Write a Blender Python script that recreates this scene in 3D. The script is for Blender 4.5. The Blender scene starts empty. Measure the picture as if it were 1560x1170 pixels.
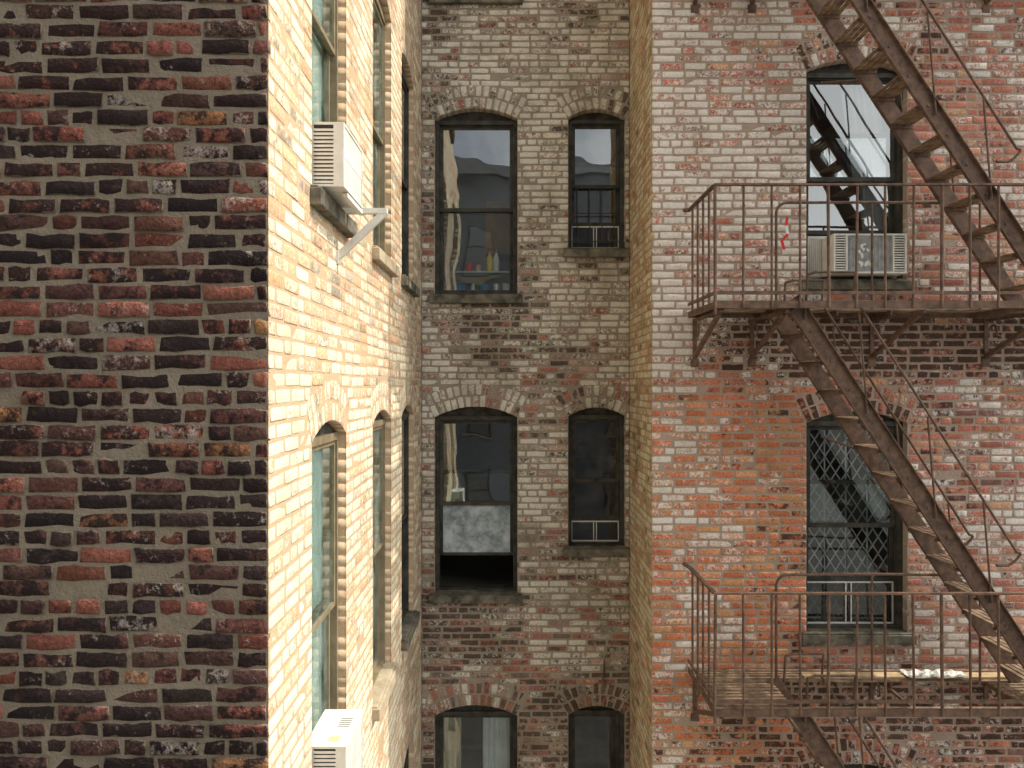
import bpy, math, random
import numpy as np
from mathutils import Vector, noise as mnoise

ZC=12.5
F=1127.0
DB=7.68; DR=6.48; XL=-0.94; YL=2.85; XR=1.22
VMIN=-12.5; VMAX=8.6
rnd=random.Random(7)
scene=bpy.context.scene
try:
    scene.view_settings.view_transform='Standard'; scene.view_settings.look='None'; scene.view_settings.exposure=0
except Exception: pass

# ------------------------------------------------------------ node helpers
def newmat(name):
    m=bpy.data.materials.new(name); m.use_nodes=True
    nt=m.node_tree; nt.nodes.clear()
    out=nt.nodes.new('ShaderNodeOutputMaterial')
    return m,nt,out
def nd(nt,t,**kw):
    n=nt.nodes.new(t)
    for k,v in kw.items(): setattr(n,k,v)
    return n
def mathn(nt,op,a,b=None,clamp=False):
    n=nt.nodes.new('ShaderNodeMath'); n.operation=op; n.use_clamp=clamp
    for i,x in enumerate((a,b)):
        if x is None: continue
        if isinstance(x,(int,float)): n.inputs[i].default_value=x
        else: nt.links.new(x,n.inputs[i])
    return n.outputs[0]
def mixc(nt,fac,a,b,mode='MIX'):
    n=nt.nodes.new('ShaderNodeMix'); n.data_type='RGBA'; n.blend_type=mode
    if isinstance(fac,(int,float)): n.inputs[0].default_value=fac
    else: nt.links.new(fac,n.inputs[0])
    for i,x in ((6,a),(7,b)):
        if isinstance(x,(tuple,list)): n.inputs[i].default_value=(*x[:3],1)
        else: nt.links.new(x,n.inputs[i])
    return n.outputs[2]
def noisen(nt,vec,scale,detail=4,rough=.55,dist=0):
    n=nt.nodes.new('ShaderNodeTexNoise'); n.inputs['Scale'].default_value=scale
    n.inputs['Detail'].default_value=detail; n.inputs['Roughness'].default_value=rough
    n.inputs['Distortion'].default_value=dist
    if vec is not None: nt.links.new(vec,n.inputs['Vector'])
    return n.outputs[0]
def objco(nt):
    return nd(nt,'ShaderNodeTexCoord').outputs['Object']
def bsdf(nt,out,col,rough=.8,metal=0,bumph=None,bstr=.5,bdist=.01,spec=.3):
    b=nd(nt,'ShaderNodeBsdfPrincipled')
    if isinstance(col,(tuple,list)): b.inputs['Base Color'].default_value=(*col[:3],1)
    else: nt.links.new(col,b.inputs['Base Color'])
    if isinstance(rough,(int,float)): b.inputs['Roughness'].default_value=rough
    else: nt.links.new(rough,b.inputs['Roughness'])
    b.inputs['Metallic'].default_value=metal
    try: b.inputs['Specular IOR Level'].default_value=spec
    except Exception: pass
    if bumph is not None:
        bp=nd(nt,'ShaderNodeBump'); bp.inputs['Strength'].default_value=bstr; bp.inputs['Distance'].default_value=bdist
        nt.links.new(bumph,bp.inputs['Height']); nt.links.new(bp.outputs[0],b.inputs['Normal'])
    nt.links.new(b.outputs[0],out.inputs['Surface'])
    return b

def mat_brick(name,white,soot_shade,mort,bump=.5,stain=(.5,.45,.38),stainamt=.6,wsoft=.14,wmax=.92,smear=.72,contrast=1.3,sscale=13):
    m,nt,out=newmat(name)
    at=nd(nt,'ShaderNodeAttribute'); at.attribute_name='bcol'
    aw=nd(nt,'ShaderNodeAttribute'); aw.attribute_name='wear'
    ae=nd(nt,'ShaderNodeAttribute'); ae.attribute_name='edge'
    sep=nd(nt,'ShaderNodeSeparateColor'); nt.links.new(aw.outputs['Color'],sep.inputs[0])
    co=objco(nt)
    off=nd(nt,'ShaderNodeCombineXYZ')
    r9=mathn(nt,'MULTIPLY',sep.outputs[2],37.0)
    for i in range(3): nt.links.new(r9,off.inputs[i])
    ad=nd(nt,'ShaderNodeVectorMath'); ad.operation='ADD'; nt.links.new(co,ad.inputs[0]); nt.links.new(off.outputs[0],ad.inputs[1])
    vec=ad.outputs[0]
    n1=noisen(nt,vec,20,3,.72); n2=noisen(nt,co,70,2,.75); ns=noisen(nt,vec,sscale,3,.75); n4=noisen(nt,co,1.7,5,.68)
    val=mathn(nt,'ADD',mathn(nt,'MULTIPLY',n2,contrast),1-contrast*.5)
    vn=nd(nt,'ShaderNodeCombineXYZ')
    for i in range(3): nt.links.new(val,vn.inputs[i])
    base=mixc(nt,1.0,at.outputs['Color'],vn.outputs[0],'MULTIPLY')
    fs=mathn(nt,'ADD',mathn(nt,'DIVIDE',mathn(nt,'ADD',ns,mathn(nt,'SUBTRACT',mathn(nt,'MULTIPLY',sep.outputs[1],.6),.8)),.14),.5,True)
    c=mixc(nt,mathn(nt,'MULTIPLY',fs,.92),base,mixc(nt,n2,tuple(x*.5 for x in soot_shade),tuple(x*1.5 for x in soot_shade)))
    nw=mathn(nt,'ADD',mathn(nt,'MULTIPLY',n1,.65),mathn(nt,'MULTIPLY',n2,.35))
    fw=mathn(nt,'ADD',mathn(nt,'DIVIDE',mathn(nt,'ADD',nw,mathn(nt,'SUBTRACT',mathn(nt,'MULTIPLY',sep.outputs[0],.5),.75)),wsoft),.5,True)
    wc=mixc(nt,n2,tuple(x*.62 for x in white),tuple(min(.95,x*1.28) for x in white))
    c=mixc(nt,mathn(nt,'MULTIPLY',fw,wmax),c,wc)
    fe=mathn(nt,'MULTIPLY',mathn(nt,'SUBTRACT',mathn(nt,'ADD',mathn(nt,'MULTIPLY',ae.outputs['Fac'],.55),n1),smear),6.0,True)
    c=mixc(nt,mathn(nt,'MULTIPLY',fe,.85),c,mort)
    fg=mathn(nt,'MULTIPLY',mathn(nt,'MULTIPLY',mathn(nt,'SUBTRACT',n4,.47),5.0,True),stainamt)
    c=mixc(nt,fg,c,mixc(nt,1.0,c,stain,'MULTIPLY'))
    h=mathn(nt,'ADD',n2,mathn(nt,'MULTIPLY',n1,.9))
    bsdf(nt,out,c,.93,0,h,bump,.006,.12)
    return m
def mat_mortar(name,c1,c2,dark=(.08,.065,.05),damt=.5,bump=1.0):
    m,nt,out=newmat(name); co=objco(nt)
    n1=noisen(nt,co,9,3,.7); n2=noisen(nt,co,80,2,.75); n3=noisen(nt,co,1.7,5,.68)
    c=mixc(nt,n1,c1,c2)
    f=mathn(nt,'MULTIPLY',mathn(nt,'SUBTRACT',n3,.47),4.0,True)
    c=mixc(nt,mathn(nt,'MULTIPLY',f,damt),c,dark)
    c=mixc(nt,mathn(nt,'MULTIPLY',n2,.6),c,tuple(x*.45 for x in c1))
    bsdf(nt,out,c,.95,0,mathn(nt,'ADD',n2,mathn(nt,'MULTIPLY',n1,2)),bump,.006,.1)
    return m
def mat_noise(name,c1,c2,scale=8,rough=.7,bump=.3,bdist=.004,metal=0,detail=4,lo=.35,hi=.65,spec=.3):
    m,nt,out=newmat(name); co=objco(nt)
    n=noisen(nt,co,scale,detail,.65); n2=noisen(nt,co,scale*7,2,.6)
    f=mathn(nt,'DIVIDE',mathn(nt,'SUBTRACT',n,lo),hi-lo,True)
    c=mixc(nt,f,c1,c2)
    bsdf(nt,out,c,rough,metal,n2,bump,bdist,spec)
    return m
def mat_glass(name,refl=.4,tint=(.75,.82,.8),wav=.004,dirtc=(.45,.43,.38),dirta=.25,rc=(.9,.96,1)):
    m,nt,out=newmat(name); co=objco(nt)
    t=nd(nt,'ShaderNodeBsdfTransparent'); t.inputs[0].default_value=(*tint,1)
    g=nd(nt,'ShaderNodeBsdfGlossy'); g.inputs['Roughness'].default_value=.01; g.inputs['Color'].default_value=(*rc,1)
    bp=nd(nt,'ShaderNodeBump'); bp.inputs['Strength'].default_value=1; bp.inputs['Distance'].default_value=wav
    nt.links.new(noisen(nt,co,2.2,1,.4),bp.inputs['Height']); nt.links.new(bp.outputs[0],g.inputs['Normal'])
    fr=nd(nt,'ShaderNodeFresnel'); fr.inputs[0].default_value=1.5
    dirt=noisen(nt,co,5,4,.6)
    f=mathn(nt,'ADD',mathn(nt,'MULTIPLY',fr.outputs[0],.8),refl,True)
    mx=nd(nt,'ShaderNodeMixShader'); nt.links.new(f,mx.inputs[0]); nt.links.new(t.outputs[0],mx.inputs[1]); nt.links.new(g.outputs[0],mx.inputs[2])
    d=nd(nt,'ShaderNodeBsdfDiffuse'); d.inputs[0].default_value=(*dirtc,1)
    mx2=nd(nt,'ShaderNodeMixShader'); nt.links.new(mathn(nt,'MULTIPLY',mathn(nt,'SUBTRACT',dirt,.40),dirta,True),mx2.inputs[0])
    nt.links.new(mx.outputs[0],mx2.inputs[1]); nt.links.new(d.outputs[0],mx2.inputs[2])
    nt.links.new(mx2.outputs[0],out.inputs['Surface'])
    return m

M={}
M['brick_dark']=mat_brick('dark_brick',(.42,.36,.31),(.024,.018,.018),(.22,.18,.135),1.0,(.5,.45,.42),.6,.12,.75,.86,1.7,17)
M['brick_lit']=mat_brick('cream_brick',(.84,.75,.58),(.30,.25,.19),(.60,.44,.29),.3,(.74,.68,.58),.6,contrast=1.5)
M['brick_back']=mat_brick('weathered_brick',(.80,.73,.63),(.10,.08,.065),(.44,.38,.30),.65,(.46,.41,.34),.75,contrast=1.6)
M['brick_right']=mat_brick('red_brick',(.84,.75,.69),(.060,.042,.034),(.50,.40,.32),.6,(.60,.51,.44),.5,contrast=1.6)
M['brick_ret']=mat_brick('yellow_brick',(.78,.68,.50),(.16,.12,.08),(.5,.40,.27),.4)
M['mort_dark']=mat_mortar('dark_wall_mortar',(.38,.32,.24),(.22,.18,.13),(.10,.08,.06),.55)
M['mort_lit']=mat_mortar('cream_wall_mortar',(.68,.50,.32),(.56,.40,.25),(.44,.34,.24),.4,.5)
M['mort_back']=mat_mortar('weathered_wall_mortar',(.47,.41,.33),(.35,.30,.24),(.13,.11,.085),.65)
M['mort_right']=mat_mortar('red_wall_mortar',(.56,.45,.37),(.42,.32,.25),(.20,.145,.11),.5)
M['mort_ret']=mat_mortar('yellow_wall_mortar',(.56,.44,.28),(.46,.35,.22))
M['iron']=mat_noise('rusted_iron',(.085,.057,.045),(.20,.12,.08),16,.6,.5,.003,.15)
M['tread']=mat_noise('worn_iron_tread',(.12,.078,.055),(.34,.245,.16),12,.7,.4,.003)
M['stone']=mat_noise('sooty_stone_sill',(.05,.05,.04),(.22,.20,.15),7,.9,.6,.006)
M['stone_l']=mat_noise('tan_stone_sill',(.30,.24,.16),(.5,.42,.3),6,.9,.6,.006)
M['frame']=mat_noise('dark_window_paint',(.022,.024,.021),(.08,.075,.06),9,.5,.2,.002)
M['frame_l']=mat_noise('bronze_window_frame',(.17,.14,.085),(.27,.22,.14),9,.5,.1,.002)
M['board']=mat_noise('weathered_black_board',(.02,.02,.02),(.085,.075,.06),10,.8,.5,.004)
M['glass']=mat_glass('window_glass',.24,(.88,.93,.92),dirta=.12)
M['glass_k']=mat_glass('kitchen_window_glass',.13,(.9,.95,.94),dirta=.06)
M['glass_g']=mat_glass('gated_window_glass',.07,(.85,.92,.92),dirta=.15)
M['glass_t']=mat_glass('teal_window_glass',.10,(.85,.95,.92),dirtc=(.5,.6,.56),dirta=.8)
M['glass_d']=mat_glass('screened_glass',.05,(.35,.37,.35),dirta=.4)
M['film']=mat_noise('frosted_plastic_film',(.20,.25,.27),(.56,.62,.65),7,.35,.3,.004,lo=.38,hi=.62,detail=9)
M['room']=mat_noise('room_wall_paint',(.20,.19,.16),(.27,.26,.22),1.5,.9,.05)
M['roomb']=mat_noise('kitchen_wall_paint',(.50,.54,.53),(.62,.65,.63),1.5,.9,.05)
M['white']=mat_noise('off_white_plastic',(.66,.64,.57),(.80,.79,.74),9,.5,.1,.001)
M['whitef']=mat_noise('white_screen_frame',(.6,.6,.57),(.78,.78,.75),9,.5,.1,.001)
M['darkg']=mat_noise('dark_vent',(.03,.03,.032),(.07,.07,.07),30,.7,.1)
M['fin']=mat_noise('aluminium_fins',(.36,.37,.37),(.58,.60,.60),18,.45,.3,.002,.2)
M['curt']=mat_noise('pale_curtain_cloth',(.66,.68,.66),(.8,.82,.8),4,.9,.1)
M['curtb']=mat_noise('beige_curtain_cloth',(.50,.42,.29),(.62,.54,.40),4,.9,.1)
M['teal']=mat_noise('pale_teal_blind',(.55,.68,.62),(.66,.76,.70),4,.7,.1)
M['red']=mat_noise('red_plastic',(.6,.02,.02),(.7,.04,.03),5,.4,.0)
M['blue']=mat_noise('blue_plastic',(.06,.22,.42),(.10,.32,.52),5,.4,.0)
M['yellow']=mat_noise('yellow_plastic',(.7,.5,.05),(.75,.6,.1),5,.4,.0)
M['label']=mat_noise('faded_label',(.62,.52,.2),(.7,.64,.35),5,.6,.0)
M['steel']=mat_noise('steel',(.35,.36,.36),(.5,.5,.5),5,.3,.0,metal=.8)
M['gate']=mat_noise('pale_gate_paint',(.66,.70,.70),(.8,.82,.82),9,.6,.1)
M['wood']=mat_noise('cupboard_wood',(.32,.19,.08),(.42,.27,.13),5,.6,.1)

# ------------------------------------------------------------ mesh builder
class MB:
    def __init__(s): s.v=[];s.f=[];s.m=[];s.mats=[]
    def mi(s,k):
        if k not in s.mats: s.mats.append(k)
        return s.mats.index(k)
    def poly(s,pts,k):
        b=len(s.v); s.v+= [tuple(p) for p in pts]; s.f.append(tuple(range(b,b+len(pts)))); s.m.append(s.mi(k))
    def hexa(s,c,k):
        b=len(s.v); s.v+=[tuple(p) for p in c]; i=s.mi(k)
        for q in ((0,3,2,1),(4,5,6,7),(0,1,5,4),(1,2,6,5),(2,3,7,6),(3,0,4,7)):
            s.f.append(tuple(b+x for x in q)); s.m.append(i)
    def box(s,fr,u0,u1,v0,v1,n0,n1,k):
        s.hexa([fr(u0,v0,n0),fr(u1,v0,n0),fr(u1,v1,n0),fr(u0,v1,n0),fr(u0,v0,n1),fr(u1,v0,n1),fr(u1,v1,n1),fr(u0,v1,n1)],k)
    def tube(s,p0,p1,r,k,n=8,r1=None):
        p0=Vector(p0);p1=Vector(p1);d=(p1-p0)
        if d.length<1e-6: return
        d.normalize(); a=Vector((0,0,1)) if abs(d.z)<.9 else Vector((1,0,0))
        x=d.cross(a).normalized(); y=d.cross(x)
        r1=r if r1 is None else r1
        b=len(s.v); i=s.mi(k)
        for p,rr in ((p0,r),(p1,r1)):
            for j in range(n):
                t=2*math.pi*j/n; q=p+x*math.cos(t)*rr+y*math.sin(t)*rr; s.v.append(tuple(q))
        for j in range(n):
            s.f.append((b+j,b+(j+1)%n,b+n+(j+1)%n,b+n+j)); s.m.append(i)
        s.f.append(tuple(b+j for j in range(n))); s.m.append(i)
        s.f.append(tuple(b+n+j for j in reversed(range(n)))); s.m.append(i)
    def path(s,pts,r,k,n=8):
        for a,b in zip(pts[:-1],pts[1:]): s.tube(a,b,r,k,n)
    def bar(s,p0,p1,w,t,k,side):
        p0=Vector(p0);p1=Vector(p1);d=(p1-p0).normalized(); sd=Vector(side).normalized(); up=sd.cross(d).normalized()
        c=[]
        for p in (p0,p1):
            for a,b in ((-1,-1),(1,-1),(1,1),(-1,1)):
                c.append(p+sd*(t/2*a)+up*(w/2*b))
        s.hexa(c,k)
    def obj(s,name,parent=None,bevel=0,smooth=False):
        me=bpy.data.meshes.new(name); me.from_pydata(s.v,[],s.f)
        for k in s.mats: me.materials.append(M[k])
        me.polygons.foreach_set('material_index',s.m)
        me.update()
        o=bpy.data.objects.new(name,me); scene.collection.objects.link(o)
        if parent: o.parent=parent
        if bevel:
            b=o.modifiers.new('bevel','BEVEL'); b.width=bevel; b.segments=2; b.limit_method='ANGLE'
        return o
def empty(name):
    o=bpy.data.objects.new(name,None); scene.collection.objects.link(o); return o

def fr_front(D):
    return lambda u,v,n:(u,D-n,ZC+v)
def fr_east(X):
    return lambda u,v,n:(X+n,u,ZC+v)
def fr_west(X):
    return lambda u,v,n:(X-n,u,ZC+v)

# ------------------------------------------------------------ openings
class Op:
    def __init__(s,u0,u1,v0,crown,rise=.1,rings=2,rh=.115):
        s.u0=u0;s.u1=u1;s.v0=v0;s.crown=crown;s.rise=rise
        s.sp=crown-rise; s.h=(u1-u0)/2; s.c=(u0+u1)/2
        s.R=(s.h**2+rise**2)/(2*rise); s.vc=crown-s.R
        s.th=math.asin(s.h/s.R); s.rings=rings; s.rh=rh; s.RO=s.R+rings*rh
    def top(s,u):
        return s.vc+math.sqrt(max(0,s.R**2-(u-s.c)**2))
    def cut(s,va,vb):
        vm=(va+vb)/2
        if vm<s.v0 or vm>s.crown+s.rings*s.rh: return None
        w=0
        if vm<s.sp: w=s.h
        dv=vm-s.vc
        if dv<s.RO and vm>s.sp-.02:
            w2=min(math.sqrt(s.RO**2-dv**2), dv*math.tan(s.th)+.004)
            w=max(w,w2)
        if w<=0.01: return None
        return (s.c-w,s.c+w, vm<s.sp)

def wall(name,parent,fr,u_min,u_max,ops,colfn,matb,matm,proud,jit,rec,seed,flip=False,joint=.011,vmin=VMIN,vmax=VMAX,course=.0675,length=.206,bev=.003,ins=.006,hdr=6,archw=.72):
    R=random.Random(seed)
    quads=[];depth=[];cols=[];wear_shades=[]
    def addb(c4,dp,arch=False):
        cu=sum(p[0] for p in c4)/4; cv=sum(p[1] for p in c4)/4
        col,w,s=colfn(cu,cv,R)
        if arch: w*=archw; s=min(1,s+.14)
        # water-stain streaks under sills
        for o in ops:
            if o.u0-.1<cu<o.u1+.1 and o.v0-.75<cv<o.v0:
                k=(cv-(o.v0-.75))/.75
                e=min(abs(cu-o.u0),abs(cu-o.u1))
                s=min(1,s+k*(.10+(.22 if e<.09 else 0))); w*=1-.25*k
                break
        quads.append(c4);depth.append(dp);cols.append(col);wear_shades.append((w,s,R.random()))
    nrow=int((vmax-vmin)/course)
    for i in range(nrow):
        va=vmin+i*course; vb=va+course-joint
        blocks=[]
        for o in ops:
            c=o.cut(va,vb)
            if c: blocks.append(c)
        blocks.sort()
        free=[];x=u_min;xl=False
        for b in blocks:
            if b[0]>x: free.append((x,b[0],xl,b[2]))
            x=max(x,b[1]); xl=b[2]
        if x<u_max: free.append((x,u_max,xl,False))
        header=(i%hdr==0)
        x=u_min-(0 if i%2 else length/2)+R.uniform(-.02,.02)
        if header: x=u_min-.03
        edges=[x]
        while x<u_max:
            if header:
                L=length/2 if R.random()<.8 else length
            else: L=length
            if (not header) and R.random()<.09: L=length/2
            x+=L+R.uniform(-.006,.006); edges.append(x)
        for a,b in zip(edges[:-1],edges[1:]):
            for (fa,fb,la,lb) in free:
                s=max(a,fa); e=min(b,fb)
                if e-s<.03: continue
                e2=e if e==fb else e-joint
                if fb-e<.03: e2=fb
                dp=.03
                if (s==fa and la) or (e2==fb and lb): dp=rec+.005
                wv=.003*math.sin(s*3.1+i*.7)+R.uniform(-.0015,.0015)
                tl=R.uniform(-.002,.002); hh=R.uniform(-.002,.0015)
                addb([(s,va+wv),(e2,va+wv+tl),(e2,vb+wv+tl+hh),(s,vb+wv+hh)],dp)
    for o in ops:
        for ring in range(o.rings):
            r0=o.R+ring*o.rh; r1=r0+o.rh-.010
            n=max(3,int(round(2*o.th*(r0+.05)/.074)))
            for j in range(n):
                t0=-o.th+2*o.th*j/n; t1=-o.th+2*o.th*(j+1)/n-.012/r0
                tj=R.uniform(-.004,.004)
                P=lambda r,t:(o.c+r*math.sin(t),o.vc+r*math.cos(t))
                a=R.uniform(-.008,.006)
                addb([P(r0,t0+tj),P(r0,t1+tj),P(r1+a,t1+tj),P(r1+a,t0+tj)],rec+.005 if ring==0 else .03,True)
    N=len(quads)
    rs=np.random.RandomState(seed)
    q=np.array(quads)
    L=np.linalg.norm(q[:,1]-q[:,0],axis=1); H=np.linalg.norm(q[:,3]-q[:,0],axis=1)
    st=np.array([(0,0),(1/3,0),(2/3,0),(1,0),(1,1),(2/3,1),(1/3,1),(0,1)],float)
    def bil(s,t):
        s=s[...,None];t=t[...,None]
        return (q[:,None,0]*(1-s)*(1-t)+q[:,None,1]*s*(1-t)+q[:,None,2]*s*t+q[:,None,3]*(1-s)*t)
    S=np.repeat(st[None,:,0],N,0); T=np.repeat(st[None,:,1],N,0)
    es=np.minimum(.3,(ins+jit)/L)[:,None]; et=np.minimum(.3,(ins+jit)/H)[:,None]
    Si=es+(1-2*es)*S; Ti=et+(1-2*et)*T
    outer=bil(S,T)+rs.normal(0,jit*.8,(N,8,2))
    cen=q.mean(1)[:,None]
    for ci in (0,3,4,7):
        d=cen[:,0]-outer[:,ci]; d/=np.linalg.norm(d,axis=1)[:,None]; outer[:,ci]+=d*.003
    inner=bil(Si,Ti)+(outer-bil(S,T))*.8+rs.normal(0,jit*.4,(N,8,2))
    fo=rs.normal(0,jit*.8,(N,1))
    tilt=rs.normal(0,jit*.5,(N,1))*(S-.5)*2+rs.normal(0,jit*.4,(N,1))*(T-.5)*2
    nin=fo+tilt+rs.normal(0,jit*.3,(N,8))
    nout=np.minimum(nin-bev,0.001)
    dp=np.array(depth)[:,None]
    V=np.zeros((N,24,3))
    V[:,0:8,:2]=outer; V[:,0:8,2]=-dp
    V[:,8:16,:2]=outer; V[:,8:16,2]=nout
    V[:,16:24,:2]=inner; V[:,16:24,2]=nin
    flat=V.reshape(-1,3)
    o0=np.array(fr(0,0,0));a=np.array(fr(1,0,0))-o0;b=np.array(fr(0,1,0))-o0;c=np.array(fr(0,0,1))-o0
    W=o0+flat[:,0:1]*a+flat[:,1:2]*b+flat[:,2:3]*c
    fc=[]
    for j in range(8):
        k=(j+1)%8
        fc.append((j,k,8+k,8+j)); fc.append((8+j,8+k,16+k,16+j))
    fc+=[(16,17,22,23),(17,18,21,22),(18,19,20,21)]
    fc=np.array(fc)
    if flip: fc=fc[:,::-1]
    faces=(fc[None]+ (np.arange(N)*24)[:,None,None]).reshape(-1,4)
    me=bpy.data.meshes.new(name)
    me.vertices.add(len(W)); me.vertices.foreach_set('co',W.astype(np.float32).ravel())
    nf=len(faces); me.loops.add(nf*4); me.loops.foreach_set('vertex_index',faces.astype(np.int32).ravel())
    me.polygons.add(nf); me.polygons.foreach_set('loop_start',np.arange(0,nf*4,4,dtype=np.int32))
    try: me.polygons.foreach_set('loop_total',np.full(nf,4,dtype=np.int32))
    except Exception: pass
    me.update(calc_edges=True)
    for nm,arr in (('bcol',cols),('wear',wear_shades)):
        at=me.attributes.new(nm,'FLOAT_COLOR','POINT')
        A=np.ones((N,24,4),np.float32); A[:,:,:3]=np.array(arr,np.float32)[:,None,:]
        at.data.foreach_set('color',A.ravel())
    at=me.attributes.new('edge','FLOAT','POINT')
    A=np.ones((N,24),np.float32); A[:,16:]=0; at.data.foreach_set('value',A.ravel())
    me.materials.append(M[matb])
    o=bpy.data.objects.new(name+'_bricks',me); scene.collection.objects.link(o); o.parent=parent
    mb=MB()
    us=set([u_min,u_max])
    for op in ops:
        for j in range(9): us.add(round(op.u0+(op.u1-op.u0)*j/8,6))
    us=sorted(us)
    e=.003
    for ua,ub in zip(us[:-1],us[1:]):
        um=(ua+ub)/2; va_,vb_=vmin,vmin
        for op in sorted([p for p in ops if p.u0<um<p.u1],key=lambda p:p.v0):
            mb.poly([fr(ua,va_,-proud),fr(ub,vb_,-proud),fr(ub,op.v0,-proud),fr(ua,op.v0,-proud)],matm)
            va_,vb_=op.top(ua)+e,op.top(ub)+e
            mb.poly([fr(ua,va_,-proud),fr(ub,vb_,-proud),fr(ub,vb_,-rec-.02),fr(ua,va_,-rec-.02)],matm)
        mb.poly([fr(ua,va_,-proud),fr(ub,vb_,-proud),fr(ub,vmax,-proud),fr(ua,vmax,-proud)],matm)
    for op in ops:
        for uu in (op.u0-e,op.u1+e):
            mb.poly([fr(uu,op.v0,-proud-.0005),fr(uu,op.sp+.01,-proud-.0005),fr(uu,op.sp+.01,-rec-.02),fr(uu,op.v0,-rec-.02)],matm)
    mb.obj(name+'_mortar',parent)

# ------------------------------------------------------------ colour functions
def pn(u,v,s=1.0,seed=0.0): return mnoise.noise(Vector((u*s+seed,v*s-seed,seed*.37)))
def vary(c,R,a=.18):
    k=1+R.uniform(-a,a); return tuple(max(0,x*k*(1+R.uniform(-.06,.06))) for x in c)
def cl(x,a=0,b=1): return max(a,min(b,x))
def sst(a,b,x):
    t=cl((x-a)/(b-a)); return t*t*(3-2*t)
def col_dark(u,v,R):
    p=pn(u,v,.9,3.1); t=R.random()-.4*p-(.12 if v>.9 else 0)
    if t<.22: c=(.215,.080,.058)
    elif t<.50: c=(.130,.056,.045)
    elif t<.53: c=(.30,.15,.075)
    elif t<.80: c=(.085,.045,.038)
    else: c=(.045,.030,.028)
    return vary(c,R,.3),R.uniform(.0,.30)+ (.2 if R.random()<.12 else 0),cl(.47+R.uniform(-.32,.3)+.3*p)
def col_lit(u,v,R):
    p=pn(u,v,1.1,8.2); t=R.random()
    c=(.66,.42,.26) if t<.45 else ((.66,.52,.37) if t<.85 else (.52,.43,.33))
    w=cl(.56+R.uniform(-.36,.34)+.35*p+(.1 if v<0 else 0)); s=cl(.05+R.uniform(0,.35)-.2*p)
    f=sst(6.2,6.7,u)  # past the cast-shadow edge, shade is mixed into the brick colour
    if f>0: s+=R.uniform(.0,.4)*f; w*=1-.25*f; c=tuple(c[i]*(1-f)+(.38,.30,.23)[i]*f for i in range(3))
    if R.random()<.05: s=.6
    if 3.75<u<4.05 and .1<v<.85: s+=.5*sst(.05,.5,v)*(1-abs(u-3.93)/.2 if abs(u-3.93)<.2 else 0)  # shadow stain below the air conditioner, painted into the bricks
    return vary(c,R,.14),w,cl(s)
def col_back(u,v,R):
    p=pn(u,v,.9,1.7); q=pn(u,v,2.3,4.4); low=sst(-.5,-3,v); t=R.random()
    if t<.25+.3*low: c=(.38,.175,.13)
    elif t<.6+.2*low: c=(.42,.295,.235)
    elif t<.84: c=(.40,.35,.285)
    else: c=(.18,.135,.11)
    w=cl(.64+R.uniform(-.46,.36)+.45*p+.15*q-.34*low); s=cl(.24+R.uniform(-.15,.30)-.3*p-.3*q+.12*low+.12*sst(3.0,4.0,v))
    return vary(c,R,.22),w,s
def col_right(u,v,R):
    p=pn(u,v,.75,5.5); q=pn(u,v,1.6,9.1); t=R.random()
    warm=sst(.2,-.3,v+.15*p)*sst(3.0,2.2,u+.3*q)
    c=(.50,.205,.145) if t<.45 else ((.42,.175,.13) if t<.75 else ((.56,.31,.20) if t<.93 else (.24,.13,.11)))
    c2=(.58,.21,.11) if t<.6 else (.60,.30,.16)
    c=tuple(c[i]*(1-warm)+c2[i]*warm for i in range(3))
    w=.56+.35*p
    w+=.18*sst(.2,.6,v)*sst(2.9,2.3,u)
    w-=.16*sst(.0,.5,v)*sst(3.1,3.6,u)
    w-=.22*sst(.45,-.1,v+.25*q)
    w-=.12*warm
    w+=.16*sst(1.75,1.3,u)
    w=cl(w+R.uniform(-.38,.32)+.25*q)
    s=.12
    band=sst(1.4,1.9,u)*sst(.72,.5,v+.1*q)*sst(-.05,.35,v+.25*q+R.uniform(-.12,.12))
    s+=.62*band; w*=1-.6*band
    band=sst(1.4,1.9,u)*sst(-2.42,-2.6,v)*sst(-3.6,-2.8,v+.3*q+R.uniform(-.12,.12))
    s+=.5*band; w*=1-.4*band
    s+=.15*sst(-3.0,-3.6,v)
    for cc in (2.85,-.24):
        if abs(v-cc-.15)<.35 and 2.3<u<3.8: s+=.2
    s=cl(s+R.uniform(-.15,.28)-.25*q)
    return vary(c,R,.2),w,s
def col_ret(u,v,R):
    t=R.random(); c=(.58,.41,.26) if t<.6 else (.52,.31,.20)
    return vary(c,R),cl(.55+R.uniform(-.4,.35)),cl(.15+R.uniform(-.1,.3))

# ------------------------------------------------------------ buildings
B=empty('brick_apartment_building')
js=range(-3,3)
RL=.055
ops_left=[];ops_back=[];ops_right=[]
for j in js:
    dz=3.10*j
    for (a,b) in ((3.48,4.20),(5.00,5.76),(6.31,7.07)):
        ops_left.append(Op(a,b,.92+dz,2.91+dz,.09,2,.11))
    ops_back.append(Op(-.804,.055,.92+dz,2.863+dz,.11,2,.125))
    ops_back.append(Op(.585,1.175,1.397+dz,2.855+dz,.09,2,.125))
    ops_right.append(Op(2.58,3.465,.905+3.09*j,2.85+3.09*j,.10,2,.12))
    ops_right.append(Op(5.9,6.78,.905+3.09*j,2.85+3.09*j,.10,2,.12))
fF=fr_front(YL); fL=fr_east(XL); fB=fr_front(DB); fR=fr_front(DR); fW=fr_west(XR)
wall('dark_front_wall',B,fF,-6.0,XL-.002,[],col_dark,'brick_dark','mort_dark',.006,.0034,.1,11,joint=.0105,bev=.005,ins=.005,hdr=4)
wall('sunlit_side_wall',B,fL,YL+.009,DB,ops_left,col_lit,'brick_lit','mort_lit',.0015,.0009,RL,12,joint=.011,bev=.0018,ins=.005)
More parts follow.
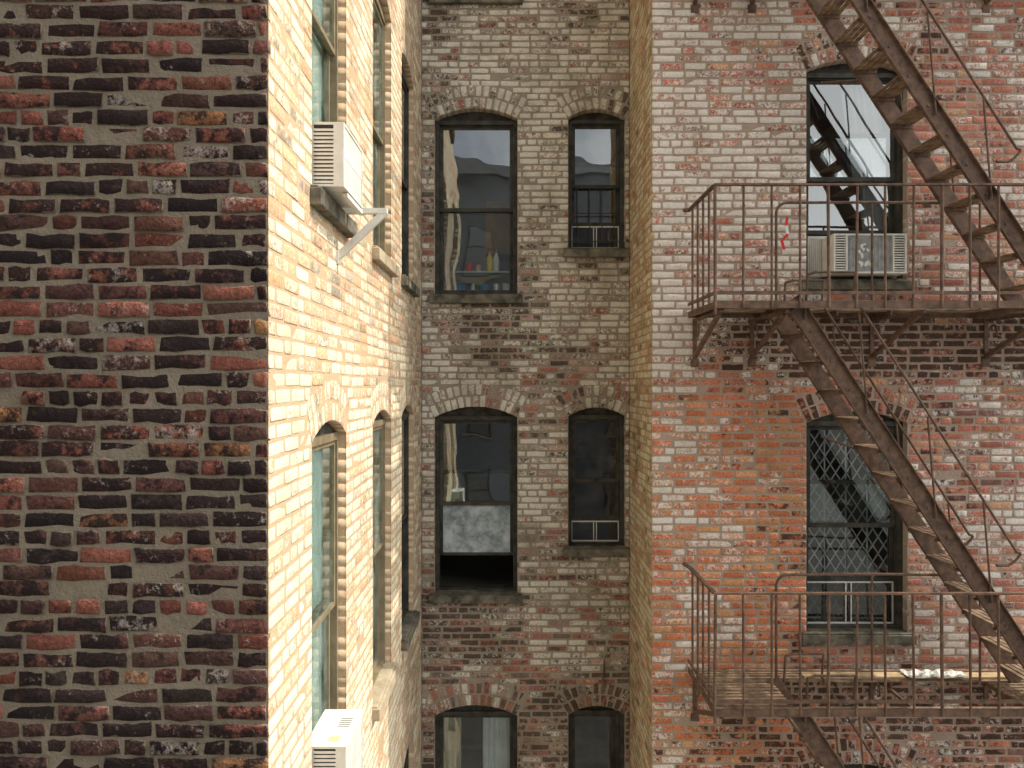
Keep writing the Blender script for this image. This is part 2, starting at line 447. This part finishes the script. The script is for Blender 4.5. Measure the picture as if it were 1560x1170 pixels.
wall('rear_recess_wall',B,fB,XL,XR,ops_back,col_back,'brick_back','mort_back',.004,.0019,.10,13,joint=.013,archw=.85)
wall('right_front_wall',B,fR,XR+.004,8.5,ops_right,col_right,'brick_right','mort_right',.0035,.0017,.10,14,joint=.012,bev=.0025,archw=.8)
wall('return_wall',B,fW,DR,DB,[],col_ret,'brick_ret','mort_ret',.003,.0015,.10,15,flip=True,bev=.002)
core=MB()
M['roof']=mat_noise('tar_roof',(.05,.05,.05),(.1,.1,.1),3,.9,.3)
zt=ZC+VMAX
def hx(x0,x1,y0,y1,z0,z1,k,mb): mb.hexa([(x0,y0,z0),(x1,y0,z0),(x1,y1,z0),(x0,y1,z0),(x0,y0,z1),(x1,y0,z1),(x1,y1,z1),(x0,y1,z1)],k)
hx(-6,XL-.03,YL+.03,14,zt-.1,zt,'roof',core)
hx(XL-.03,XR+.03,DB+.03,14,zt-.1,zt,'roof',core)
hx(XR+.03,8.4,DR+.03,14,zt-.1,zt,'roof',core)
hx(8.4,8.5,DR+.01,14,0,zt-.1,'mort_right',core)
hx(-6.1,-6,YL+.01,14,0,zt-.1,'mort_dark',core)
hx(-6,8.5,14,14.2,0,zt,'mort_right',core)
core.obj('roof_and_outer_walls',B)

# ------------------------------------------------------------ windows
def wavy(mb,fr,u0,u1,v0,v1,n,amp,per,k,seg=40,slant=0):
    pts=[]
    for i in range(seg+1):
        u=u0+(u1-u0)*i/seg
        pts.append((u,n+amp*math.sin(2*math.pi*(u-u0)/per+math.sin(u*31)*.7)))
    for (a,na),(b,nb) in zip(pts[:-1],pts[1:]):
        mb.poly([fr(a,v0,na),fr(b,v0,nb),fr(b+slant,v1,nb*1),fr(a+slant,v1,na*1)],k)
def window(name,fr,op,rec,frame='frame',glass='glass',raise_=0.0,bottom=None,curtain=None,film=False,guard=False,gate=False,sill='stone',roomd=2.2,roomk='room',ov=.055,glass_low=None,jw=.042,st=.038,nu=None,nl=None,fd=.015):
    mb=MB(); u0,u1,v0,sp=op.u0,op.u1,op.v0,op.sp
    sb=MB()
    sb.box(fr,u0-ov,u1+ov,v0-.085,v0-.001,-.06,.055,sill)
    sb.box(fr,u0-ov+.012,u1+ov-.012,v0-.001,v0+.012,-rec-.03,.035,sill)
    sb.obj(name+'_sill',B,.008)
    n0=-rec-.006
    K=10
    for j in range(K):
        a=u0+(u1-u0)*j/K; b=u0+(u1-u0)*(j+1)/K
        mb.poly([fr(a,sp-.045,n0),fr(b,sp-.045,n0),fr(b,op.top(b)+.02,n0),fr(a,op.top(a)+.02,n0)],'board')
    hd=sp-.03
    mb.box(fr,u0-.01,u0+jw,v0+.012,hd,-rec-.10,-rec+fd,frame)
    mb.box(fr,u1-jw,u1+.01,v0+.012,hd,-rec-.10,-rec+fd,frame)
    mb.box(fr,u0-.01,u1+.01,hd-.002,hd+.04,-rec-.10,-rec+fd+.003,frame)
    mb.box(fr,u0+jw,u1-jw,v0+.0125,v0+.035,-rec-.10,-rec-.001,frame)
    a0=u0+jw;a1=u1-jw;b0=v0+.035;b1=hd-.002; mid=(b0+b1)/2
    def sash(va,vb,n,g):
        t=.028
        mb.box(fr,a0+.001,a0+st,va,vb,n-t,n,frame); mb.box(fr,a1-st,a1-.001,va,vb,n-t,n,frame)
        mb.box(fr,a0+st,a1-st,vb-st,vb,n-t,n-.001,frame); mb.box(fr,a0+st,a1-st,va,va+st,n-t,n-.001,frame)
        gn=n-t*.4
        mb.poly([fr(a0+st,va+st,gn),fr(a1-st,va+st,gn),fr(a1-st,vb-st,gn),fr(a0+st,vb-st,gn)],g)
    nu=-rec-.022 if nu is None else nu; nl=-rec-.058 if nl is None else nl
    sash(mid-.02,b1-.001,nu,glass)
    sash(b0+.001+raise_,mid+.02+raise_,nl,glass_low or glass)
    if film:
        mb.poly([fr(a0+st-.005,b0+raise_+st-.005,nl+.004),fr(a1-st+.005,b0+raise_+st-.005,nl+.004),fr(a1-st+.005,mid-.025,nl+.004),fr(a0+st-.005,mid-.025,nl+.004)],'film')
    if bottom=='expander':
        h=raise_; c=nl-.01
        mb.box(fr,a0+.002,a1-.002,b0+.001,b0+.014,c,c+.014,'whitef'); mb.box(fr,a0+.002,a1-.002,b0+h-.014,b0+h-.001,c,c+.014,'whitef')
        for x in (a0+.002,a0+(a1-a0)*.46,a0+(a1-a0)*.52,a1-.012):
            mb.box(fr,x,x+.010,b0+.014,b0+h-.014,c+.001,c+.013,'whitef')
        mb.poly([fr(a0,b0,c-.006),fr(a1,b0,c-.006),fr(a1,b0+h,c-.006),fr(a0,b0+h,c-.006)],'glass_d')
    if guard:
        gn=-rec+.0
        for k in range(3):
            vv=b0+.06+k*(mid-b0-.06)/2.0
            mb.box(fr,a0,a1,vv,vv+.010,gn+.002,gn+.012,'frame')
        for k in range(4):
            uu=a0+.06+(a1-a0-.12)*k/3
            mb.tube(fr(uu,b0+.01,gn+.006),fr(uu,mid-.0,gn+.006),.0055,'frame',6)
    if gate:
        g=-rec-.115
        for (va,vb) in ((b0+.02,mid-.01),(mid+.01,b1-.02)):
            n=8; w=(a1-a0)*.96/n; h=w*1.55; uu0=a0+(a1-a0)*.02
            rows=int((vb-va)/h)+1
            for i in range(n):
                for r in range(rows):
                    vA=va+r*h; vB=min(vb,vA+h); fra=(vB-vA)/h
                    if fra<=.05: continue
                    x0=uu0+i*w
                    mb.tube(fr(x0,vA,g),fr(x0+w*fra,vB,g),.0065,'gate',5)
                    mb.tube(fr(x0+w,vA,g+.008),fr(x0+w*(1-fra),vB,g+.008),.0065,'gate',5)
            for i in range(0,n+1,2):
                mb.tube(fr(uu0+i*w,va,g-.008),fr(uu0+i*w,vb,g-.008),.008,'gate',5)
    if curtain=='teal': wavy(mb,fr,a0-.02,a1+.02,b0,b1,-rec-.075,.002,.11,'teal')
    if curtain=='sides':
        wavy(mb,fr,a0,a0+(a1-a0)*.28,b0,b1,-rec-.15,.012,.06,'curtb',20); wavy(mb,fr,a1-(a1-a0)*.42,a1,b0,b1,-rec-.15,.012,.06,'curt',26)
    if curtain=='left':
        wavy(mb,fr,a0+.01,a0+(a1-a0)*.20,mid-.05,b1,-rec-.13,.010,.045,'curtb',16)
        mb.box(fr,a0+.07,a0+.19,mid+.03,mid+.12,-rec-.24,-rec-.16,'whitef')
    if curtain=='sheer':
        wavy(mb,fr,a0+(a1-a0)*.58,a1,mid,b1,-rec-.125,.015,.06,'curt',20,slant=-.12)
        wavy(mb,fr,a0+(a1-a0)*.72,a1,b0+.2,mid,-rec-.125,.012,.05,'curt',14,slant=-.05)
    if curtain=='half':
        wavy(mb,fr,a0,a1,mid+.18,b1,-rec-.2,.012,.06,'curtb',30)
    rm=MB(); p=.12; nn=-rec-.10; nb=-rec-roomd
    U0,U1,V0,V1=u0-p,u1+p,v0-.10,sp+.15
    c=fr
    rm.poly([c(U0,V0,nb),c(U1,V0,nb),c(U1,V1,nb),c(U0,V1,nb)],roomk)
    rm.poly([c(U0,V0,nn),c(U1,V0,nn),c(U1,V0,nb),c(U0,V0,nb)],roomk)
    rm.poly([c(U0,V1,nn),c(U1,V1,nn),c(U1,V1,nb),c(U0,V1,nb)],roomk)
    rm.poly([c(U0,V0,nn),c(U0,V1,nn),c(U0,V1,nb),c(U0,V0,nb)],roomk)
    rm.poly([c(U1,V0,nn),c(U1,V1,nn),c(U1,V1,nb),c(U1,V0,nb)],roomk)
    for (x0,x1,y0,y1) in ((U0,u0,V0,V1),(u1,U1,V0,V1),(u0,u1,V0,v0+.012),(u0,u1,hd+.03,V1)):
        rm.poly([c(x0,y0,nn),c(x1,y0,nn),c(x1,y1,nn),c(x0,y1,nn)],roomk)
    rm.obj(name+'_room',B)
    mb.obj(name,B)
for i,j in enumerate(js):
    L=ops_left[i*3:i*3+3]
    for k,o in enumerate(L):
        window('side_window_%d_%d'%(k+1,i),fL,o,RL,'frame_l' if k<2 else 'frame','glass_t' if k<2 else 'glass',0.0,None,'teal' if k<2 else None,sill='stone_l' if k==1 else 'stone',roomd=1.2,ov=.04,jw=.026,st=.026,nu=-RL-.002,nl=-RL-.032,fd=.008)
    big,sm=ops_back[i*2:i*2+2]
    if j==0:
        window('kitchen_window',fB,big,.10,roomd=1.6,roomk='roomb',glass='glass',glass_low='glass_k')
        window('bathroom_window',fB,sm,.10,raise_=.24,bottom='expander',guard=True)
    elif j==-1:
        window('bedroom_window',fB,big,.10,raise_=.33,film=True,curtain='left',glass='glass_k')
        window('small_window_%d'%i,fB,sm,.10,raise_=.22,bottom='expander',glass='glass_d')
    else:
        window('rear_window_%d'%i,fB,big,.10,curtain='sides',glass='glass_g'); window('small_window_%d'%i,fB,sm,.10,glass='glass_d')
    r1,r2=ops_right[i*2:i*2+2]
    if j==0: window('right_window_%d'%i,fR,r1,.10,curtain='sheer',raise_=.40,glass='glass')
    elif j==-1: window('right_window_%d'%i,fR,r1,.10,gate=True,raise_=.38,bottom='expander',glass='glass_g')
    else: window('right_window_%d'%i,fR,r1,.10,curtain='half')
    window('far_right_window_%d'%i,fR,r2,.10,curtain='half')

# ------------------------------------------------------------ air conditioners
def side_ac(name,u0,u1,v0,v1,nout,bracket=False,vent=True):
    mb=MB(); fr=fL; nin=-.045
    mb.box(fr,u0+.006,u1-.006,v0+.006,v1-.006,nin,nout-.014,'darkg')
    t=.012
    mb.box(fr,u0,u1,v1-t,v1,nin,nout,'white'); mb.box(fr,u0,u1,v0,v0+t,nin,nout,'white')
    for a in (u0,u1-t): mb.box(fr,a,a+t,v0+t,v1-t,nout-t,nout-.0005,'white')
    mb.box(fr,u1-.006,u1-.0005,v0+t,v1-t,nin,nout-t,'white')
    N=int((v1-v0-2*t)/.019)
    for k in range(N):
        z=v0+t+.004+k*.019
        mb.box(fr,u0-.0,u0+.010,z,z+.011,.0,nout-.05,'white')
    mb.box(fr,u0+.0005,u0+.01,v0+t,v1-t,nout-.05,nout-t,'white')
    mb.box(fr,u0+.0005,u0+.01,v0+t,v1-t,nin,.0,'white')
    W=u1-u0-2*t; n=int(W/.013)
    for k in range(n):
        a=u0+t+W*k/n
        mb.box(fr,a,a+.0095,v0+t,v1-t,nout-.012,nout-.004,'white')
    mb.box(fr,u0+t,u1-t,(v0+v1)/2-.006,(v0+v1)/2+.006,nout-.012,nout-.002,'white')
    mb.box(fr,u0+.05,u0+.10,v1,v1+.0015,nout-.10,nout-.05,'label')
    for k in range(5):
        mb.box(fr,u0+.20+k*.022,u0+.206+k*.022,v1,v1+.0012,nout-.09,nout-.03,'darkg')
    if bracket:
        bu=u1+.05; tip=.27
        mb.box(fr,u0+.1,bu+.012,v0-.026,v0-.004,nout-.03,nout-.005,'white')
        mb.box(fr,bu-.018,bu+.018,v0-.02,v0+.008,-.02,tip,'white')
        p0=Vector(fr(bu,v0-.008,tip-.01)); p1=Vector(fr(bu,v0-.25,.005))
        mb.bar(p0,p1,.036,.030,'white',(0,1,0))
        mb.box(fr,bu-.022,bu+.022,v0-.29,v0-.22,.0,.012,'white')
    return mb.obj(name,None,.002)
side_ac('window_air_conditioner',3.50,3.93,.935,1.24,.145,True)
side_ac('window_air_conditioner',3.50,3.90,-2.165,-1.715,.155)
mb=MB(); fr=fR; o=[p for p in ops_right if abs(p.v0-.905)<.01][0]
u0=(1258-780)/173.9; u1=(1372-780)/173.9-.03; v0=.945; v1=1.285; no=.16
mb.box(fr,u0+.006,u1-.006,v0+.006,v1-.006,-.2,no-.03,'darkg')
t=.016
mb.box(fr,u0,u1,v1-t,v1,-.2,no,'white'); mb.box(fr,u0,u1,v0,v0+t,-.2,no,'white')
mb.box(fr,u0,u0+t,v0+t,v1-t,-.2,no-.0005,'white'); mb.box(fr,u1-t,u1,v0+t,v1-t,-.2,no-.0005,'white')
mb.box(fr,u0+.105,u0+.12,v0+t,v1-t,no-.03,no-.001,'white'); mb.box(fr,u1-.12,u1-.105,v0+t,v1-t,no-.03,no-.001,'white')
for k in range(14):
    z=v0+t+.008+k*.0215
    mb.box(fr,u0+t,u0+.105,z,z+.011,no-.02,no-.004,'white'); mb.box(fr,u1-.105,u1-t,z,z+.011,no-.02,no-.004,'white')
W=u1-u0-.24
for k in range(34):
    a=u0+.12+W*k/34; mb.box(fr,a,a+.0065,v0+t,v1-t,no-.028,no-.010,'fin')
R=random.Random(4)
for k in range(16):
    a=u0+.22+R.random()*.12; z=v0+.06+R.random()*.2
    pts=[fr(a+.02*math.cos(q*1.2)*R.uniform(.3,1.2),z+.03*math.sin(q*1.2)*R.uniform(.3,1.2),no-.008+k*.0002) for q in range(5)]
    mb.poly(pts,'white')
for (a,b) in ((o.u0+.045,u0-.001),(u1+.001,o.u1-.045)):
    n=max(2,int((b-a)/.016))
    for k in range(n):
        x=a+(b-a)*k/n; mb.box(fr,x,x+(b-a)/n*.8,.95,1.30,-.10,-.088,'white')
    mb.box(fr,a,b,.94,1.31,-.115,-.1005,'whitef')
mb.box(fr,o.u0+.045,o.u1-.045,1.287,1.312,-.12,-.085,'whitef')
mb.obj('window_air_conditioner',None,.002)

# ------------------------------------------------------------ kitchen window things
def lathe(name,base,prof,k,n=16,cap=None):
    mb=MB(); x,y,z=base
    for r,h in prof:
        for j in range(n):
            t=2*math.pi*j/n; mb.v.append((x+r*math.cos(t),y+r*math.sin(t),z+h))
    i=mb.mi(k); ci=mb.mi(cap) if cap else i
    for a in range(len(prof)-1):
        for j in range(n):
            mb.f.append((a*n+j,a*n+(j+1)%n,(a+1)*n+(j+1)%n,(a+1)*n+j)); mb.m.append(ci if (cap and a>=len(prof)-3) else i)
    mb.f.append(tuple(range((len(prof)-1)*n,len(prof)*n))); mb.m.append(ci)
    return mb.obj(name)
yb=DB+.262; zs=ZC+.92
bottle=[(.0,0),(.03,0),(.033,.01),(.033,.13),(.028,.16),(.012,.19),(.012,.20),(.014,.205),(.014,.235),(.0,.235)]
can=[(0,0),(.05,0),(.052,.01),(.052,.12),(.055,.125),(.0,.127)]
tb=MB(); hx(-.88,.13,DB+.202,DB+.5,zs,zs+.03,'curtb',tb); tb.obj('kitchen_counter')
zb=zs+.03
tb=MB(); hx(-.62,.1,DB+.215,DB+.35,zs+.27,zs+.285,'steel',tb); tb.obj('kitchen_shelf')
tb=MB(); hx(-.30,.12,DB+.7,DB+1.1,zs+.55,zs+1.15,'wood',tb); hx(-.28,-.10,DB+.68,DB+.6995,zs+.57,zs+1.13,'wood',tb); hx(-.08,.10,DB+.68,DB+.6995,zs+.57,zs+1.13,'wood',tb); tb.obj('kitchen_cupboard')
lathe('squeeze_bottle',(-.24,yb,zs+.285),bottle,'yellow',cap='red')
lathe('spray_bottle',(-.17,yb+.02,zs+.285),bottle,'whitef',cap='blue')
lathe('drinking_cup',(-.46,yb,zs+.285),[(0,0),(.03,0),(.04,.09),(0,.09)],'red')
lathe('spice_jar',(-.36,yb,zs+.285),[(0,0),(.028,0),(.028,.07),(.02,.08),(0,.09)],'curtb',cap='red')
for x,k,n in ((-.55,'blue','storage_jar'),(-.42,'steel','cooking_pot'),(-.30,'blue','storage_jar'),(-.17,'steel','cooking_pot'),(-.05,'whitef','storage_jar')):
    lathe(n,(x,yb,zb),can,k)

# ------------------------------------------------------------ fire escape
FE=empty('fire_escape')
YO=5.61; YW=DR; X0=1.54; X1=5.6
YS0=5.70; YS1=6.12
M['plank']=mat_noise('weathered_wood_plank',(.42,.30,.17),(.6,.46,.29),9,.8,.4,.004)
def platform(z,name,planks=False):
    Z=ZC+z
    mb=MB()
    def bx(x0,x1,y0,y1,z0,z1,k='iron'): hx(x0,x1,y0,y1,z0,z1,k,mb)
    bx(X0,X1,YO,YO+.010,Z-.045,Z+.012); bx(X0,X0+.01,YO+.010,YW-.01,Z-.045,Z+.010); bx(X0,X1,YW-.05,YW-.04,Z-.045,Z+.004)
    bx(X1-.01,X1,YO+.010,YW-.01,Z-.045,Z+.010)
    y=YO+.025
    while y<YW-.06:
        segs=[(X0+.012,X1-.012)]
        if YS0-.06<y<YS1+.02: segs=[(X0+.012,2.16),(3.95,X1-.012)]
        for a,b in segs:
            s=rnd.uniform(-.003,.003)
            bx(a,b,y,y+.034,Z-.006+s,Z+.006+s,'tread')
        y+=.058
    for x in (1.62,2.15,2.7,3.15,3.97,4.5,5.1):
        if 2.2<x<3.9: bx(x,x+.012,YS1+.03,YW-.055,Z-.05,Z-.008)
        else: bx(x,x+.012,YO+.012,YW-.055,Z-.05,Z-.008)
    for x in (1.60,2.10,3.15,4.15,5.3):
        bx(x-.018,x+.018,YW-.012,YW+.004,Z-.40,Z-.05)
        bx(x-.015,x+.015,YO+.03,YW-.02,Z-.075,Z-.051)
        mb.bar((x,YO+.10,Z-.075),(x,YW-.012,Z-.38),.034,.034,'iron',(1,0,0))
        c=Vector((x,YW-.10,Z-.16)); pr=None
        for k in range(9):
            t=k/8*math.pi*1.4; q=c+Vector((0,math.cos(t)*.05,math.sin(t)*.05))
            if pr is not None: mb.tube(pr,q,.008,'iron',6)
            pr=q
        bx(x-.035,x+.035,YW-.008,YW+.003,Z-.47,Z-.40)
    if planks:
        for a,b,y0 in ((2.45,3.3,6.20),(3.35,4.4,6.19)):
            bx(a,b,y0,y0+.10,Z+.010,Z+.028,'plank')
    mb.obj(name+'_floor',FE,.0015)
    mb=MB(); ht=.885; r=.0100
    def bx2(x0,x1,y0,y1,z0,z1,k='iron'): hx(x0,x1,y0,y1,z0,z1,k,mb)
    bx2(X0-.01,X1,YO-.018,YO+.018,Z+ht,Z+ht+.014)
    bx2(X0-.018,X0+.018,YO+.018,YW-.06,Z+ht-.001,Z+ht+.013)
    mb.tube((X0,YW-.07,Z+ht+.003),(X0-.03,YW+.01,Z+ht+.02),.018,'iron')
    bx2(X0,X1,YO-.008,YO+.008,Z+.06,Z+.085); bx2(X0-.008,X0+.008,YO+.012,YW-.02,Z+.06,Z+.085)
    x=X0
    i=0
    while x<X1:
        b=rnd.uniform(-.006,.006)
        mb.tube((x+b,YO,Z-.04),(x-b,YO,Z+ht+.004),r if i%4 else .013,'iron',8)
        x+=.215;i+=1
    for k in range(1,5):
        y=YO+(YW-YO)*k/5+rnd.uniform(-.004,.004); mb.tube((X0,y,Z-.03),(X0,y,Z+ht+.004),r,'iron')
    mb.tube((X0,YO,Z-.04),(X0,YO,Z-.09),.012,'iron')
    pts=[(2.2,YS1+.04,Z),(2.2,YS1+.04,Z+.80)]
    for k in range(1,6):
        t=k/5*math.pi/2; pts.append((2.2+.09*(1-math.cos(t)),YS1+.04,Z+.80+.09*math.sin(t)))
    pts+= [(3.0,YS1+.05,Z+.895),(3.9,YS1+.04,Z+.885)]
    mb.path(pts,.012,'iron')
    for x in (3.0,3.9): mb.tube((x,YS1+.045,Z),(x,YS1+.045,Z+.89),.010,'iron')
    mb.obj(name+'_railing',FE)
def stairs(z,name):
    mb=MB(); Z=ZC+z; xt=2.17; sl=1.52; rise=3.09
    P=lambda d,y,off=0:(xt+d/sl,y,Z-d+off)
    dirv=Vector((1/sl,0,-1)).normalized()
    for y in (YS0,YS1):
        mb.bar(P(-.03,y),P(rise-.01,y),.125,.010,'iron',(0,1,0))
        side=Vector((0,1,0)); up=side.cross(dirv)
        yo=.018 if y==YS0 else -.018
        for s in (1,-1):
            o=up*(.0625*s)
            a=Vector(P(-.03,y-yo*.8))+o; b=Vector(P(rise-.01,y-yo*.8))+o
            mb.bar(a,b,.008,.034,'iron',(0,1,0))
        for k in range(13):
            d=.21+k*.2275; q=Vector(P(d,y)); s=-1 if y==YS0 else 1
            mb.tube(q+Vector((0,s*.004,0)),q+Vector((0,s*.013,0)),.011,'iron',6)
    for k in range(13):
        d=.21+k*.2275; cx,_,cz=P(d,0)
        for m,dx in enumerate((-.085,-.035,.015,.065)):
            dz=rnd.uniform(-.002,.002)
            hx(cx+dx,cx+dx+.038,YS0+.006,YS1-.006,cz-.004+dz,cz+.006+dz,'tread',mb)
        for y in (YS0+.012,YS1-.012):
            hx(cx-.09,cx+.105,y-.003,y+.003,cz-.035,cz-.008,'iron',mb)
    for y,off,en in ((YS0-.02,.68,rise-.50),(YS1+.02,.60,rise-.62)):
        d0=.36+ (off-.6)
        pts=[(xt+.08,y,Z-.02-.10),(xt+.10,y,Z+off-d0-.02),(xt+.16,y,Z+off-d0+.0),(xt+(d0+.12)/sl+.10,y,Z+off-d0)]
        a=P(d0+.22,y,off)
        pts+=[(a[0]+.02,y,a[2]+.03)]
        e=P(en,y,off); pts+=[e]
        for k in range(1,7):
            t=k/6*math.pi*.95
            pts.append((e[0]+.03*math.sin(t)+.02-(.09*(1-math.cos(t))*.5),y,e[2]-.07*(1-math.cos(t))*.6-.02*k/6))
        pts.append((pts[-1][0]-.09,y,pts[-1][2]+.0))
        mb.path(pts,.0105,'iron')
        for d in (.85,1.65,2.3):
            q=P(d,y,.0); top=P(d-.28,y,off)
            mb.tube((q[0],y,q[2]),(top[0]+.12,y,top[2]-.18),.008,'iron')
    q=P(1.2,YS1); mb.tube((q[0],YS1,q[2]),(q[0]-.25,DR,q[2]+.12),.009,'iron')
    mb.obj(name,FE,.001)
for j in (-3,-2,-1,0,1):
    z=.62+3.10*j
    platform(z,'platform_%d'%(j+4),planks=(j==-1))
    if j>-3: stairs(z,'stairs_%d'%(j+4))
mb=MB(); zc=ZC-2.48+.03
nx,ny=16,6
for a in range(nx+1):
    for b in range(ny+1):
        x=3.3+.5*a/nx; y=6.14+.16*b/ny
        mb.v.append((x,y,zc+.035*abs(mnoise.noise(Vector((x*9,y*14,2))))+.012*math.sin(a*1.9)*math.sin(b*1.3)+.008))
for a in range(nx):
    for b in range(ny):
        mb.f.append((a*(ny+1)+b,(a+1)*(ny+1)+b,(a+1)*(ny+1)+b+1,a*(ny+1)+b+1)); mb.m.append(0)
mb.mats=['whitef']; mb.obj('crumpled_cloth')
mb=MB(); px=2.27
yy=YS1+.02
zz=ZC+(585-330)/184
pr=[(px+.015,zz),(px+.005,zz-.07),(px+.02,zz-.14),(px-.03,zz-.20),(px-.01,zz-.27)]
for i,((a,za),(b,zb2)) in enumerate(zip(pr[:-1],pr[1:])):
    mb.hexa([(a-.012,yy,za),(a+.012,yy,za),(a+.012,yy+.003,za),(a-.012,yy+.003,za),(b-.012,yy,zb2),(b+.012,yy,zb2),(b+.012,yy+.003,zb2),(b-.012,yy+.003,zb2)],'red' if i!=1 else 'whitef')
mb.obj('warning_ribbon')
mb=MB(); hx_=(920-780)/146.7
mb.path([(hx_,DB-.03,ZC-2.85),(hx_,DB-.03,ZC-2.98),(hx_-.02,DB-.03,ZC-3.05),(hx_+.02,DB-.03,ZC-3.12)],.008,'iron'); mb.tube((hx_,DB+.02,ZC-2.93),(hx_,DB-.05,ZC-2.93),.01,'iron'); mb.obj('clothesline_hook')

# ------------------------------------------------------------ opposite building and ground
def mat_bricktex(name,c1,c2,mo):
    m,nt,out=newmat(name); co=objco(nt)
    mp=nd(nt,'ShaderNodeMapping'); mp.inputs['Rotation'].default_value=(math.radians(90),0,0); nt.links.new(co,mp.inputs[0])
    b=nd(nt,'ShaderNodeTexBrick'); nt.links.new(mp.outputs[0],b.inputs[0]); b.inputs['Scale'].default_value=1
    b.inputs['Brick Width'].default_value=.21; b.inputs['Row Height'].default_value=.0675; b.inputs['Mortar Size'].default_value=.005
    b.inputs['Color1'].default_value=(*c1,1);b.inputs['Color2'].default_value=(*c2,1);b.inputs['Mortar'].default_value=(*mo,1)
    bsdf(nt,out,b.outputs[0],.9)
    return m
M['obrick']=mat_bricktex('opposite_brick',(.17,.19,.21),(.21,.22,.23),(.26,.26,.25))
M['cornice']=mat_noise('cornice_paint',(.2,.2,.2),(.3,.3,.3),3,.7)
OB=empty('brick_apartment_building')
mb=MB(); fo=lambda u,v,n:(u,-13+n,v)
top=ZC+8.0
mb.box(fo,-14,9.5,0,top,-8,0,'obrick')
mb.box(fo,-14.2,9.7,top+.0005,top+.5,-8.2,.35,'cornice')
mb.box(fo,-9,-6,top+.5,top+2.2,-6,-3,'obrick')
for j in range(6):
    for k in range(8):
        u=-12.6+k*2.7; v=1.2+j*3.1
        mb.box(fo,u,u+1.0,v,v+1.8,.0,.03,'frame'); 
        mb.box(fo,u+.06,u+.94,v+.06,v+.86,.0305,.036,'steel'); mb.box(fo,u+.06,u+.94,v+.92,v+1.74,.0305,.036,'steel')
        mb.box(fo,u-.08,u+1.08,v-.12,v-.001,0,.09,'stone_l')
mb.obj('opposite_walls',OB)
M['ground']=mat_noise('courtyard_concrete',(.14,.135,.12),(.22,.21,.19),1.2,.9,.3)
mb=MB(); mb.poly([(-600,-600,0),(600,-600,0),(600,600,0),(-600,600,0)],'ground'); mb.obj('ground')

# ------------------------------------------------------------ light
EL=50; AZ=0.8
w=bpy.data.worlds.new('World'); scene.world=w; w.use_nodes=True
nt=w.node_tree; nt.nodes.clear()
sky=nd(nt,'ShaderNodeTexSky'); sky.sky_type='NISHITA'; sky.sun_disc=False
sky.sun_elevation=math.radians(EL); sky.sun_rotation=math.radians(90+AZ); sky.air_density=1; sky.dust_density=3; sky.altitude=10
tc=nd(nt,'ShaderNodeTexCoord')
cn=noisen(nt,tc.outputs['Generated'],2.2,5,.6,.3)
cf=mathn(nt,'MULTIPLY',mathn(nt,'SUBTRACT',cn,.36),5.0,True)
bw=nd(nt,'ShaderNodeRGBToBW'); nt.links.new(sky.outputs[0],bw.inputs[0])
lum=mathn(nt,'MULTIPLY',bw.outputs[0],3.4)
cc=nd(nt,'ShaderNodeCombineXYZ')
nt.links.new(mathn(nt,'MULTIPLY',lum,1.03),cc.inputs[0]); nt.links.new(lum,cc.inputs[1]); nt.links.new(mathn(nt,'MULTIPLY',lum,.95),cc.inputs[2])
hs=nd(nt,'ShaderNodeHueSaturation'); hs.inputs['Saturation'].default_value=.6; nt.links.new(sky.outputs[0],hs.inputs['Color'])
col=mixc(nt,mathn(nt,'MULTIPLY',cf,.88),hs.outputs[0],cc.outputs[0])
bg=nd(nt,'ShaderNodeBackground'); bg.inputs['Strength'].default_value=.15; nt.links.new(col,bg.inputs[0])
wo=nd(nt,'ShaderNodeOutputWorld'); nt.links.new(bg.outputs[0],wo.inputs[0])
sd=bpy.data.lights.new('sun','SUN'); sd.energy=3.9; sd.angle=math.radians(.5); sd.color=(1,.93,.79)
so=bpy.data.objects.new('sun',sd); scene.collection.objects.link(so)
e=math.radians(EL);a=math.radians(AZ)
d=Vector((math.cos(e)*math.cos(a),-math.cos(e)*math.sin(a),math.sin(e)))
so.rotation_euler=d.to_track_quat('Z','Y').to_euler(); so.location=(10,0,30)
# ------------------------------------------------------------ camera
cd=bpy.data.cameras.new('camera'); cd.lens=F/1560*36; cd.sensor_width=36; cd.clip_start=.05; cd.clip_end=2000
co=bpy.data.objects.new('camera',cd); scene.collection.objects.link(co)
co.location=(0,0,ZC); co.rotation_euler=(math.radians(90),0,0)
scene.camera=co
